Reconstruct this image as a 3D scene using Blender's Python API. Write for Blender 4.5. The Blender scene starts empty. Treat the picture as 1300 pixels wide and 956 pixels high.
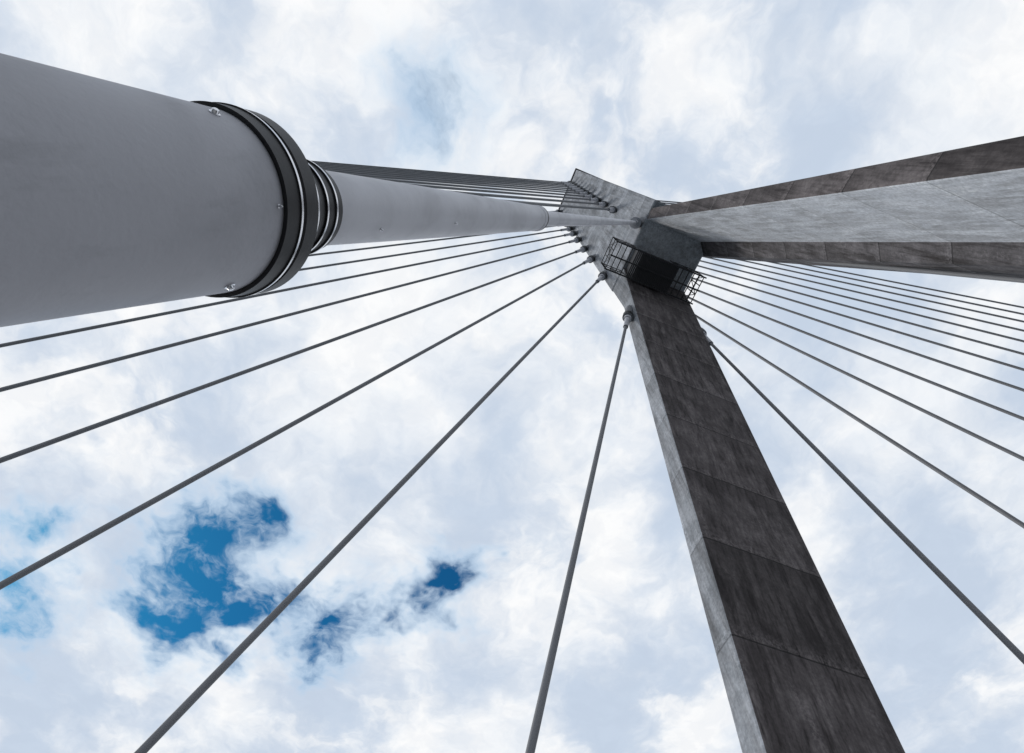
import bpy, bmesh, math, random
from mathutils import Vector, Matrix
random.seed(4)
scene=bpy.context.scene
EYE=1.6
def P(L,T,h): return Vector((T,L,h+EYE))   # along-pylon-normal, transverse, height above eye
# ------------------------------------------------------------ node helpers
class NT:
    def __init__(s,tree): s.t=tree; s.n=tree.nodes; s.l=tree.links
    def new(s,k,**kw):
        n=s.n.new(k)
        for a,b in kw.items(): setattr(n,a,b)
        return n
    def put(s,sock,v):
        if isinstance(v,bpy.types.NodeSocket): s.l.new(v,sock)
        else: sock.default_value=v
    def math(s,op,a,b=0.0,c=0.0,clamp=False):
        n=s.new('ShaderNodeMath',operation=op,use_clamp=clamp)
        s.put(n.inputs[0],a); s.put(n.inputs[1],b); s.put(n.inputs[2],c); return n.outputs[0]
    def vm(s,op,a,b=None):
        n=s.new('ShaderNodeVectorMath',operation=op); s.put(n.inputs[0],a)
        if b is not None: s.put(n.inputs[1],b)
        return n
    def noise(s,vec,scale,detail=6,rough=.55,dist=0.0,col=False):
        n=s.new('ShaderNodeTexNoise'); s.put(n.inputs['Vector'],vec)
        n.inputs['Scale'].default_value=scale; n.inputs['Detail'].default_value=detail
        n.inputs['Roughness'].default_value=rough; n.inputs['Distortion'].default_value=dist
        return n.outputs['Color' if col else 'Fac']
    def ss(s,v,a,b,lo=0.0,hi=1.0):
        n=s.new('ShaderNodeMapRange',interpolation_type='SMOOTHSTEP'); s.put(n.inputs[0],v)
        for i,x in enumerate((a,b,lo,hi)): n.inputs[i+1].default_value=x
        return n.outputs[0]
    def mix(s,f,a,b,bt='MIX'):
        n=s.new('ShaderNodeMix',data_type='RGBA',blend_type=bt); s.put(n.inputs[0],f)
        for sock,v in ((n.inputs[6],a),(n.inputs[7],b)):
            if isinstance(v,(tuple,list)) and len(v)==3: v=(*v,1)
            s.put(sock,v)
        return n.outputs[2]
    def grey(s,v):
        cc=s.new('ShaderNodeCombineColor')
        for i in range(3): s.l.new(v,cc.inputs[i])
        return cc.outputs[0]
    def scale(s,vec,xyz):
        n=s.new('ShaderNodeMapping'); s.put(n.inputs[0],vec); n.inputs['Scale'].default_value=xyz; return n.outputs[0]
def newmat(name):
    m=bpy.data.materials.new(name); m.use_nodes=True
    t=NT(m.node_tree); b=t.n['Principled BSDF']; return m,t,b
def bump(t,b,h,st,dist=.02):
    n=t.new('ShaderNodeBump'); n.inputs['Strength'].default_value=st; n.inputs['Distance'].default_value=dist
    t.put(n.inputs['Height'],h); t.l.new(n.outputs[0],b.inputs['Normal'])
def concrete(name,ca,cb,stain,stain_amt,lift=3.0,liftvar=.35,joint=.5,off=0.0):
    m,t,b=newmat(name)
    co=t.new('ShaderNodeTexCoord').outputs['Object']
    sep=t.new('ShaderNodeSeparateXYZ'); t.l.new(co,sep.inputs[0]); z=t.math('ADD',sep.outputs[2],off)
    big=t.noise(co,.35,4,.6,.4); med=t.noise(co,1.3,6,.62,.3); fine=t.noise(co,11,5,.7)
    z=t.math('ADD',z,t.math('MULTIPLY',t.math('SUBTRACT',med,.5),.05))
    zl=t.math('DIVIDE',z,lift)
    fl=t.math('FLOOR',zl); fr=t.math('FRACT',zl)
    wn=t.new('ShaderNodeTexWhiteNoise',noise_dimensions='1D'); t.l.new(fl,wn.inputs['W'])
    col=t.mix(t.ss(med,.30,.70),ca,cb)
    st=t.noise(t.scale(co,(2.6,2.6,.22)),1.0,5,.68,.3)
    st2=t.noise(t.scale(co,(8,8,.5)),1.0,4,.6)
    sm=t.math('MULTIPLY',t.ss(st,.42,.60),t.ss(big,.28,.55))
    sm=t.math('ADD',t.math('MULTIPLY',sm,stain_amt),t.math('MULTIPLY',t.ss(st2,.46,.66),stain_amt*.5),clamp=True)
    col=t.mix(sm,col,stain)
    # pale efflorescence runs
    ef=t.math('MULTIPLY',t.ss(st,.46,.30),t.ss(fine,.42,.6))
    col=t.mix(t.math('MULTIPLY',ef,.4),col,tuple(min(1,x*1.45) for x in cb))
    lv=t.math('ADD',t.math('MULTIPLY',wn.outputs['Value'],liftvar),1-liftvar*.5)
    col=t.mix(1.0,col,t.grey(lv),'MULTIPLY')
    gr=t.math('MULTIPLY',t.ss(fr,.6,1.0),t.ss(med,.35,.6))
    col=t.mix(t.math('MULTIPLY',gr,.6*joint),col,stain)
    bl=t.math('MULTIPLY',t.ss(fr,.02,.14,1,0),t.ss(fine,.4,.62))
    col=t.mix(t.math('MULTIPLY',bl,.45*joint),col,tuple(min(1,x*1.6) for x in cb))
    jn=t.math('ADD',t.ss(fr,.005,.012,1,0),t.ss(fr,.989,.996,0,1),clamp=True)
    jn=t.math('MULTIPLY',jn,t.ss(fine,.3,.55,.45,1.0))
    col=t.mix(t.math('MULTIPLY',jn,joint),col,(.012,.012,.012))
    col=t.mix(1.0,col,t.grey(t.ss(fine,.3,.72,.80,1.16)),'MULTIPLY')
    t.l.new(col,b.inputs['Base Color']); b.inputs['Roughness'].default_value=.88; b.inputs['Specular IOR Level'].default_value=.3
    h=t.math('SUBTRACT',t.math('ADD',t.math('MULTIPLY',fine,.5),med),t.math('MULTIPLY',jn,1.5))
    bump(t,b,h,.4,.03)
    return m
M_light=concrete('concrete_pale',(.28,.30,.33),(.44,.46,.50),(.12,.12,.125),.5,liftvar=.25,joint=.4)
M_lit=concrete('concrete_lit_tone',(.62,.65,.70),(.76,.79,.84),(.30,.30,.31),.45,liftvar=.10,joint=.3)  # same concrete with light put into the colour, for north leg inner face and soffit
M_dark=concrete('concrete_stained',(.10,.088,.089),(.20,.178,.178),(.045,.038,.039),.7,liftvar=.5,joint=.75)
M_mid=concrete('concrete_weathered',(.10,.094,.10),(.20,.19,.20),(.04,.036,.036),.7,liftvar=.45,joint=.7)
def paint(name,col,rough,bs=.15,dirt=.25,metal=0.0,fs=45):
    m,t,b=newmat(name); co=t.new('ShaderNodeTexCoord').outputs['Object']
    n=t.noise(co,1.3,5,.6,.3)
    c=t.mix(t.math('MULTIPLY',t.ss(n,.4,.75),dirt),col,tuple(x*.55 for x in col))
    if dirt>.1:
        g=t.noise(t.scale(co,(5,5,.7)),1.4,5,.65)
        c=t.mix(t.math('MULTIPLY',t.ss(g,.55,.8),dirt*.7),c,tuple(x*.5 for x in col))
    t.l.new(c,b.inputs['Base Color']); b.inputs['Metallic'].default_value=metal
    t.l.new(t.ss(n,.2,.8,rough*.85,min(1,rough*1.2)),b.inputs['Roughness'])
    if bs>0:
        f=t.noise(co,fs,2,.5)
        bump(t,b,t.math('ADD',f,t.math('MULTIPLY',n,2.0)),bs,.004)
    return m
M_pipe=paint('painted_steel_grey',(.43,.43,.465),.55,.45,.5,0,38)
M_pipe.node_tree.nodes['Principled BSDF'].inputs['Specular IOR Level'].default_value=.4
M_sheath=paint('white_sheath_paint',(.62,.62,.66),.5,.25,.4,0,60)
M_hdpe=paint('cable_sheath',(.20,.205,.22),.6,0,.05)
M_rub=paint('black_rubber',(.012,.012,.014),.45,.2,.2)
M_ss=paint('stainless_band',(.72,.72,.74),.25,.1,.1,1.0)
M_steel=paint('dark_steel',(.06,.06,.065),.55,0,.08,.3)
M_asph=paint('asphalt',(.055,.055,.058),.9,.8,.3)
M_pave=paint('concrete_paving',(.34,.34,.33),.85,.5,.3)
M_white=paint('road_paint',(.75,.75,.73),.6,.2,.2)
M_water=paint('water_surface',(.03,.05,.06),.12,.2,.1)
# ------------------------------------------------------------ mesh helpers
def mkobj(name,bm,mats,parent=None):
    me=bpy.data.meshes.new(name); bm.normal_update(); bm.to_mesh(me); bm.free()
    for m in mats: me.materials.append(m)
    o=bpy.data.objects.new(name,me); scene.collection.objects.link(o)
    if parent: o.parent=parent
    return o
def empty(name):
    e=bpy.data.objects.new(name,None); scene.collection.objects.link(e); return e
def loft(bm,loops,matidx,capi=0,capt=None):
    R=[[bm.verts.new(v) for v in lp] for lp in loops]; n=len(R[0])
    for b,t in zip(R[:-1],R[1:]):
        for i in range(n):
            f=bm.faces.new((b[i],b[(i+1)%n],t[(i+1)%n],t[i])); f.material_index=matidx[i]
    f=bm.faces.new(R[0][::-1]); f.material_index=capi
    f=bm.faces.new(R[-1]); f.material_index=capi if capt is None else capt
    bmesh.ops.recalc_face_normals(bm,faces=bm.faces)
def prism(bm,bot,top,matidx,capi=0): loft(bm,[bot,top],matidx,capi)
def bevel(o,w=.06,seg=2):
    m=o.modifiers.new('bevel','BEVEL'); m.width=w; m.segments=seg; m.limit_method='ANGLE'; m.angle_limit=math.radians(20)
def beam(bm,a,b,w,h=None,mi=0,up=Vector((0,0,1))):
    h=h or w; a=Vector(a); b=Vector(b); d=(b-a).normalized()
    if abs(d.dot(up))>.95: up=Vector((0,1,0))
    s=d.cross(up).normalized(); u=s.cross(d)
    loop=[(-w/2,-h/2),(w/2,-h/2),(w/2,h/2),(-w/2,h/2)]
    v1=[bm.verts.new(a+s*x+u*y) for x,y in loop]; v2=[bm.verts.new(b+s*x+u*y) for x,y in loop]
    fs=[bm.faces.new((v1[i],v1[(i+1)%4],v2[(i+1)%4],v2[i])) for i in range(4)]+[bm.faces.new(v1[::-1]),bm.faces.new(v2)]
    for f in fs: f.material_index=mi
def lathe(bm,base,d,prof,seg=24,caps=True):
    d=d.normalized(); s=d.cross(Vector((0,1,0))).normalized(); u=s.cross(d)
    rings=[]
    for (t,r,mi) in prof:
        rings.append([bm.verts.new(base+d*t+(s*math.cos(2*math.pi*k/seg)+u*math.sin(2*math.pi*k/seg))*r) for k in range(seg)])
    for i in range(len(rings)-1):
        for k in range(seg):
            f=bm.faces.new((rings[i][k],rings[i][(k+1)%seg],rings[i+1][(k+1)%seg],rings[i+1][k]))
            f.material_index=prof[i][2]; f.smooth=True
    if caps:
        bm.faces.new(rings[0][::-1]); bm.faces.new(rings[-1])
    for i,(t,r,mi) in enumerate(prof):
        if 0<i<len(prof)-1:
            a=Vector((prof[i][0]-prof[i-1][0],prof[i][1]-prof[i-1][1])); c=Vector((prof[i+1][0]-t,prof[i+1][1]-r))
            if a.length>1e-6 and c.length>1e-6 and a.angle(c)>.6:
                for k in range(seg):
                    e=bm.edges.get((rings[i][k],rings[i][(k+1)%seg]))
                    if e: e.smooth=False
# ------------------------------------------------------------ pylon
pyl=empty('bridge_pylon')
bm=bmesh.new()
LN,LF=9.06,13.5; T0,T1=-5.95,.32; HB,HT=35.0,82.0
def rect(h,ln=LN,lf=LF,t0=T0,t1=T1): return [P(ln,t0,h),P(ln,t1,h),P(lf,t1,h),P(lf,t0,h)]
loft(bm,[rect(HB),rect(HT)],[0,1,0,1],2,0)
o=mkobj('mast',bm,[M_light,M_mid,M_lit],pyl); bevel(o,.1)  # soffit uses the lit tone: brighter colour replaces weak light from below
bm=bmesh.new()
prism(bm,rect(HT+.003,LN-.15,LF+.15,T0-.15,T1+.15),rect(HT+.6,LN-.15,LF+.15,T0-.15,T1+.15),[0]*4,0)
o=mkobj('mast_cap',bm,[M_mid],pyl); bevel(o,.08)
def leg(name,secs,mi,mats):
    bm=bmesh.new(); loft(bm,secs,mi); o=mkobj(name,bm,mats,pyl); bevel(o,.07); return o
def l1(h):
    To=-9.4+.165*(h-9.8) if h<31 else -5.9
    Ti=-8.7+.173*(h-9.26); Lf=13.5-.016*(31-h) if h>0 else 13.0
    return [P(9.12,To,h),P(9.12,Ti,h),P(Lf,Ti,h),P(Lf,To,h)]
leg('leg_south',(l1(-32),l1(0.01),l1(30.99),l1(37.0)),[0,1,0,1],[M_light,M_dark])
def l2(h):
    To=3.9-.1745*(h-11.56); Ti=5.166-.1745*h
    Lf=14.8-.0537*(h-15.5); T4=2.0-.19*(h-15.5)
    return [P(9.12,To,h),P(9.12,Ti,h),P(12.9,Ti,h),P(Lf,T4,h),P(Lf,To+.0,h)]
leg('leg_north',(l2(-32),l2(38.0)),[1,2,3,1,1],[M_light,M_dark,M_lit,M_mid])
# ------------------------------------------------------------ inspection platform
plat=empty('inspection_platform')
bm=bmesh.new()
pl0,pl1,pt0,pt1,ph=7.6,13.4,-4.45,-2.7,33.0
for i in range(26):
    l=9.0+(11.7-9.0)*i/25
    beam(bm,P(l,pt0,ph),P(l,pt1,ph),.08,.05)
for l in (7.9,8.25,8.6,12.0,12.4,12.75,13.1): beam(bm,P(l,pt0,ph),P(l,pt1,ph),.05,.05)
for tt in (pt0,(pt0+pt1)/2,pt1): beam(bm,P(pl0-.1,tt,ph-.1),P(pl1+.1,tt,ph-.1),.08,.14)
mkobj('grating_deck',bm,[M_steel],plat)
bm=bmesh.new()
prism(bm,[P(9.3,-4.3,ph+.1),P(9.3,-2.8,ph+.1),P(11.7,-2.8,ph+.1),P(11.7,-4.3,ph+.1)],[P(9.3,-4.3,HB-.05),P(9.3,-2.8,HB-.05),P(11.7,-2.8,HB-.05),P(11.7,-4.3,HB-.05)],[0]*4)
mkobj('access_hatch_box',bm,[M_steel],plat)
bm=bmesh.new()
def rail(a,b,n,hh=1.7,w=.055):
    a=Vector(a);b=Vector(b);up=Vector((0,0,hh))
    for i in range(n+1):
        p=a.lerp(b,i/n); beam(bm,p,p+up,w)
        if i<n:
            q=a.lerp(b,(i+1)/n); beam(bm,p,q+up,.035) if i%2 else beam(bm,p+up,q,.035)
    for k in (.0,.5,1): beam(bm,a+up*k,b+up*k,.045)
for l in (pl0,pl1): rail(P(l,pt0,ph),P(l,pt1,ph),3)
for tt in (pt0,pt1):
    rail(P(pl0,tt,ph),P(9.0,tt,ph),2)
rail(P(11.6,pt1,ph),P(pl1,pt1,ph),2)
mkobj('railings',bm,[M_steel],plat)
# ------------------------------------------------------------ stay cables
dk=Vector((.955,.297)); 
hA=[36.4,44.8,49,53,56.5,60,63,66,69,72,75,78.2]
hB=[29.3,38.5,44.5,49,54,58,61.5,65,68.5,72,75,78.2]
def cable(A,D,r=.078):
    d=(A-D); Ln=d.length; d.normalize(); bm=bmesh.new()
    prof=[(-.6,.24,1),(1.4,.24,1),(1.42,.27,2),(1.65,.27,2),(1.67,.15,1),(2.6,.13,1),(2.62,r,0)]
    prof+=[(Ln-2.4,r,0),(Ln-2.38,.13,1),(Ln-1.2,.14,1),(Ln-1.18,.2,1),(Ln-.95,.2,0),(Ln-.93,.29,2),(Ln-.55,.29,2),(Ln-.53,.23,0),(Ln+.6,.23,0)]
    lathe(bm,D,d,prof,16)
    return mkobj('stay_cable',bm,[M_hdpe,M_sheath,M_rub])
A=P(9.0,-1.44,36.4); dirv=Vector((-.0197,.304,1.0)).normalized(); B0=P(-2.07,-.723,0)-dirv*(1.6/dirv.z)
near=empty('stay_cable')
def hs(h): return (h+EYE)/dirv.z
Lc=(A-B0).length
bm=bmesh.new()
R=.427
prof=[(0,.62,0),(.05,.62,0),(.051,R,0),(hs(2.70),R,0),(hs(2.71),R-.012,0)]
lathe(bm,B0,dirv,prof,96)
mkobj('anti_vandal_pipe',bm,[M_pipe],near)
bm=bmesh.new()
z=hs(2.70)
prof=[(z-.05,R+.004,0),(z-.05,R+.022,0),(z+.035,R+.026,0),(z+.037,R+.034,1),(z+.050,R+.034,1),(z+.052,R+.02,0),
 (z+.075,R+.018,0),(z+.08,R+.03,0),(z+.17,R+.03,0),(z+.18,R+.01,0),(z+.2,R-.05,0),(z+.215,R-.08,0),(z+.25,R-.09,0),
 (z+.34,R-.10,0),(z+.342,R-.09,1),(z+.356,R-.09,1),(z+.358,R-.11,0),(z+.42,R-.12,0),(z+.44,R-.145,0),(z+.50,R-.15,0),(z+.502,R-.138,1),(z+.515,R-.138,1),(z+.517,R-.152,0),
 (z+.60,R-.155,0),(z+.602,R-.145,1),(z+.615,R-.145,1),(z+.617,R-.16,0),(z+.69,R-.165,0),(z+.71,.236,0),(z+.74,.23,0)]
lathe(bm,B0,dirv,prof,96)
mkobj('rubber_collar',bm,[M_rub,M_ss],near)
bm=bmesh.new()
z1=z+.72; z2=hs(9.2)
prof=[(z1,.232,0),(z1+.9,.229,0),(z1+3,.218,0),(z2-.25,.200,0),(z2-.24,.207,0),(z2-.1,.207,0),(z2-.095,.209,1),(z2-.03,.209,1),(z2-.025,.2,0),(z2,.19,0),(z2+.01,.135,0),(Lc*.55,.13,0),(Lc-2.5,.125,0),(Lc-2.48,.2,0),(Lc-1.5,.2,0),(Lc-1.49,.36,1),(Lc-.9,.36,1),(Lc-.88,.28,0),(Lc+.6,.28,0)]
lathe(bm,B0,dirv,prof,64)
mkobj('sheath_tube',bm,[M_sheath,M_rub],near)
bm=bmesh.new()
toC=(Vector((0,0,EYE))-(B0+dirv*hs(2.4))); toC-=dirv*toC.dot(dirv); toC.normalize(); side=dirv.cross(toC).normalized()
def stud(h,ang,rad,r0):
    n=toC*math.cos(ang)+side*math.sin(ang); c=B0+dirv*hs(h)+n*(rad-.004)
    lathe(bm,c,n,[(0,r0*1.5,0),(.008,r0*1.5,0),(.0085,r0,0),(.022,r0*.9,0),(.026,r0*.5,0)],16)
for a in (-1.05,1.0,2.2,-2.2): stud(2.52,a,R,.016)
stud(2.62,0.0,R,.006)
stud(5.2,.35,.228,.008); stud(3.9,.55,.23,.008)
mkobj('fixing_studs',bm,[M_ss],near)
D2=Vector((-2.57,-.723)); D1=Vector((2.0,-10.0))
for i in range(1,12):
    d=D2-dk*7.45*i; cable(P(9.0,-1.5,hA[i]),P(d.x,d.y,-1.6))
for i in range(0,12):
    d=D1-dk*7.2*i; cable(P(9.0,-5.55 if i else -5.7,hB[i]),P(d.x,d.y,-1.6))
for i in range(0,12):
    s=13.6+7.4*i
    d=D1+dk*s; cable(P(13.5,-5.4,hB[i]+(0 if i else 1.4)),P(d.x,d.y,-1.6))
    d=D2+dk*(s+4); cable(P(13.6,-1.5,hA[i]),P(d.x,d.y,-1.6))
# ------------------------------------------------------------ bridge deck
deck=empty('bridge_deck')
def Q(a,p,h): return P(dk.x*a-dk.y*p, dk.y*a+dk.x*p, h)
def slab(name,p0,p1,h0,h1,mat,a0=-140,a1=150,par=deck):
    bm=bmesh.new(); prism(bm,[Q(a0,p0,h0),Q(a1,p0,h0),Q(a1,p1,h0),Q(a0,p1,h0)],[Q(a0,p0,h1),Q(a1,p0,h1),Q(a1,p1,h1),Q(a0,p1,h1)],[0]*4)
    return mkobj(name,bm,[mat],par)
slab('deck_slab',-11.6,1.5,-3.4,-1.75,M_light)
slab('road_surface',-9.3,-1.1,-1.745,-1.741,M_asph)
slab('walkway',-1.1,1.45,-1.745,-1.6,M_pave)
slab('walkway_far',-11.55,-9.3,-1.745,-1.6,M_pave)
bm=bmesh.new()
a=-138
while a<148:
    vs=[bm.verts.new(Q(x,y,-1.736)) for x,y in ((a,-5.27),(a+2,-5.27),(a+2,-5.13),(a,-5.13))]; bm.faces.new(vs); a+=6
for pp in (-8.9,-1.5):
    vs=[bm.verts.new(Q(x,y,-1.736)) for x,y in ((-139,pp-.06),(149,pp-.06),(149,pp+.06),(-139,pp+.06))]; bm.faces.new(vs)
mkobj('lane_markings',bm,[M_white],deck)
for pp in (1.35,-11.45):
    bm=bmesh.new(); a=-139
    while a<149:
        beam(bm,Q(a,pp,-1.6),Q(a,pp,-.45),.06); a+=2
    for hh in (-.45,-.75,-1.05,-1.35): beam(bm,Q(-139,pp,hh),Q(149,pp,hh),.05)
    mkobj('guard_railing',bm,[M_steel])
bm=bmesh.new()
vs=[bm.verts.new((x,y,-30)) for x,y in ((-4000,-4000),(4000,-4000),(4000,4000),(-4000,4000))]; bm.faces.new(vs)
mkobj('river_water',bm,[M_water])
# ------------------------------------------------------------ sky
w=bpy.data.worlds.new('World'); scene.world=w; w.use_nodes=True
t=NT(w.node_tree); t.n.clear()
out=t.new('ShaderNodeOutputWorld')
sun_vec=Vector((-.58,-.68,.46)).normalized()
sky=t.new('ShaderNodeTexSky',sky_type='NISHITA'); sky.sun_disc=False
sky.sun_elevation=math.asin(sun_vec.z); sky.sun_rotation=math.atan2(sun_vec.x,sun_vec.y); sky.ozone_density=2.0
sc1=t.mix(1.0,sky.outputs[0],(.07,.56,.86),'MULTIPLY')
b1=t.new('ShaderNodeBackground'); t.l.new(sc1,b1.inputs[0]); b1.inputs[1].default_value=.10
d=t.new('ShaderNodeTexCoord').outputs['Generated']
sep=t.new('ShaderNodeSeparateXYZ'); t.l.new(d,sep.inputs[0])
zz=t.math('MAXIMUM',sep.outputs[2],.08)
inv=t.math('DIVIDE',1.0,zz)
sc=t.vm('SCALE',d); t.l.new(inv,sc.inputs['Scale']); pl=sc.outputs[0]
warp=t.noise(pl,4.0,4,.6,0,True)
wc=t.vm('SUBTRACT',warp,(.5,.5,.5)).outputs[0]
wv=t.vm('SCALE',wc); wv.inputs['Scale'].default_value=.22
pw=t.vm('ADD',pl,wv.outputs[0]).outputs[0]
wd=t.vm('SCALE',wc); wd.inputs['Scale'].default_value=.26
dw=t.vm('ADD',d,wd.outputs[0]).outputs[0]
n1=t.noise(pw,3.4,9,.58); n2=t.noise(pw,12.0,6,.62)
n3=t.noise(pl,1.6,4,.5,.2)
holes=None
for c,r,a in (((-.714,-.215,.665),.105,1.08),((-.67,-.19,.72),.07,.98),((-.682,.120,.722),.065,1.0),((-.715,.085,.69),.05,.9),((-.755,.01,.655),.075,.95),((-.735,-.08,.67),.065,.95),((-.755,-.13,.64),.06,.9),((-.741,-.41,.548),.09,.66),((.002,-.165,.988),.10,.45)):
    dist=t.vm('DISTANCE',dw,Vector(c).normalized()).outputs['Value']
    q=t.math('DIVIDE',dist,r); q=t.math('MULTIPLY',q,q); q=t.math('MULTIPLY',q,-1.0); q=t.math('EXPONENT',q); q=t.math('MULTIPLY',q,a)
    holes=q if holes is None else t.math('MAXIMUM',holes,q)
nn=t.math('ADD',t.math('MULTIPLY',t.math('SUBTRACT',n1,.5),2.6),t.math('MULTIPLY',t.math('SUBTRACT',n2,.5),2.2))
amp=t.math('ADD',t.math('MULTIPLY',holes,.7),.15)
q=t.math('ADD',holes,t.math('MULTIPLY',nn,amp))
blue=t.ss(q,.30,1.0)
shade=t.math('ADD',t.math('MULTIPLY',n3,.45),t.math('MULTIPLY',n1,.55))
ccol=t.mix(t.ss(shade,.40,.57),(.58,.67,.80),(.87,.905,.95))
ccol=t.mix(t.ss(n1,.49,.66,0,.9),ccol,(1.0,1.0,1.0))
ccol=t.mix(t.ss(n2,.40,.62,.14,0),ccol,(.45,.53,.66))
ccol=t.mix(t.ss(q,.08,.5,0,.55),ccol,(.40,.60,.82))
b2=t.new('ShaderNodeBackground'); t.l.new(ccol,b2.inputs[0]); b2.inputs[1].default_value=1.0
mx=t.new('ShaderNodeMixShader'); t.l.new(blue,mx.inputs[0]); t.l.new(b2.outputs[0],mx.inputs[1]); t.l.new(b1.outputs[0],mx.inputs[2])
t.l.new(mx.outputs[0],out.inputs[0])
sl=bpy.data.lights.new('sun','SUN'); sl.energy=1.5; sl.angle=math.radians(12); sl.color=(1,.97,.92)
so=bpy.data.objects.new('sun',sl); scene.collection.objects.link(so); so.rotation_euler=(-sun_vec).to_track_quat('-Z','Y').to_euler()
# ------------------------------------------------------------ camera
cd=bpy.data.cameras.new('camera'); cam=bpy.data.objects.new('camera',cd); scene.collection.objects.link(cam)
right=Vector((.3719,.9283,.0077)).normalized(); back=Vector((.3115,-.1171,-.9429)); back=(back-right*back.dot(right)).normalized(); up=back.cross(right)
m=Matrix((right,up,back)).transposed().to_4x4(); m.translation=Vector((0,0,EYE)); cam.matrix_world=m
cd.sensor_width=36; cd.lens=36*700/1300; cd.shift_y=-45/1300; cd.clip_start=.05; cd.clip_end=10000
scene.camera=cam
scene.view_settings.view_transform='Standard'; scene.view_settings.look='None'; scene.view_settings.exposure=0
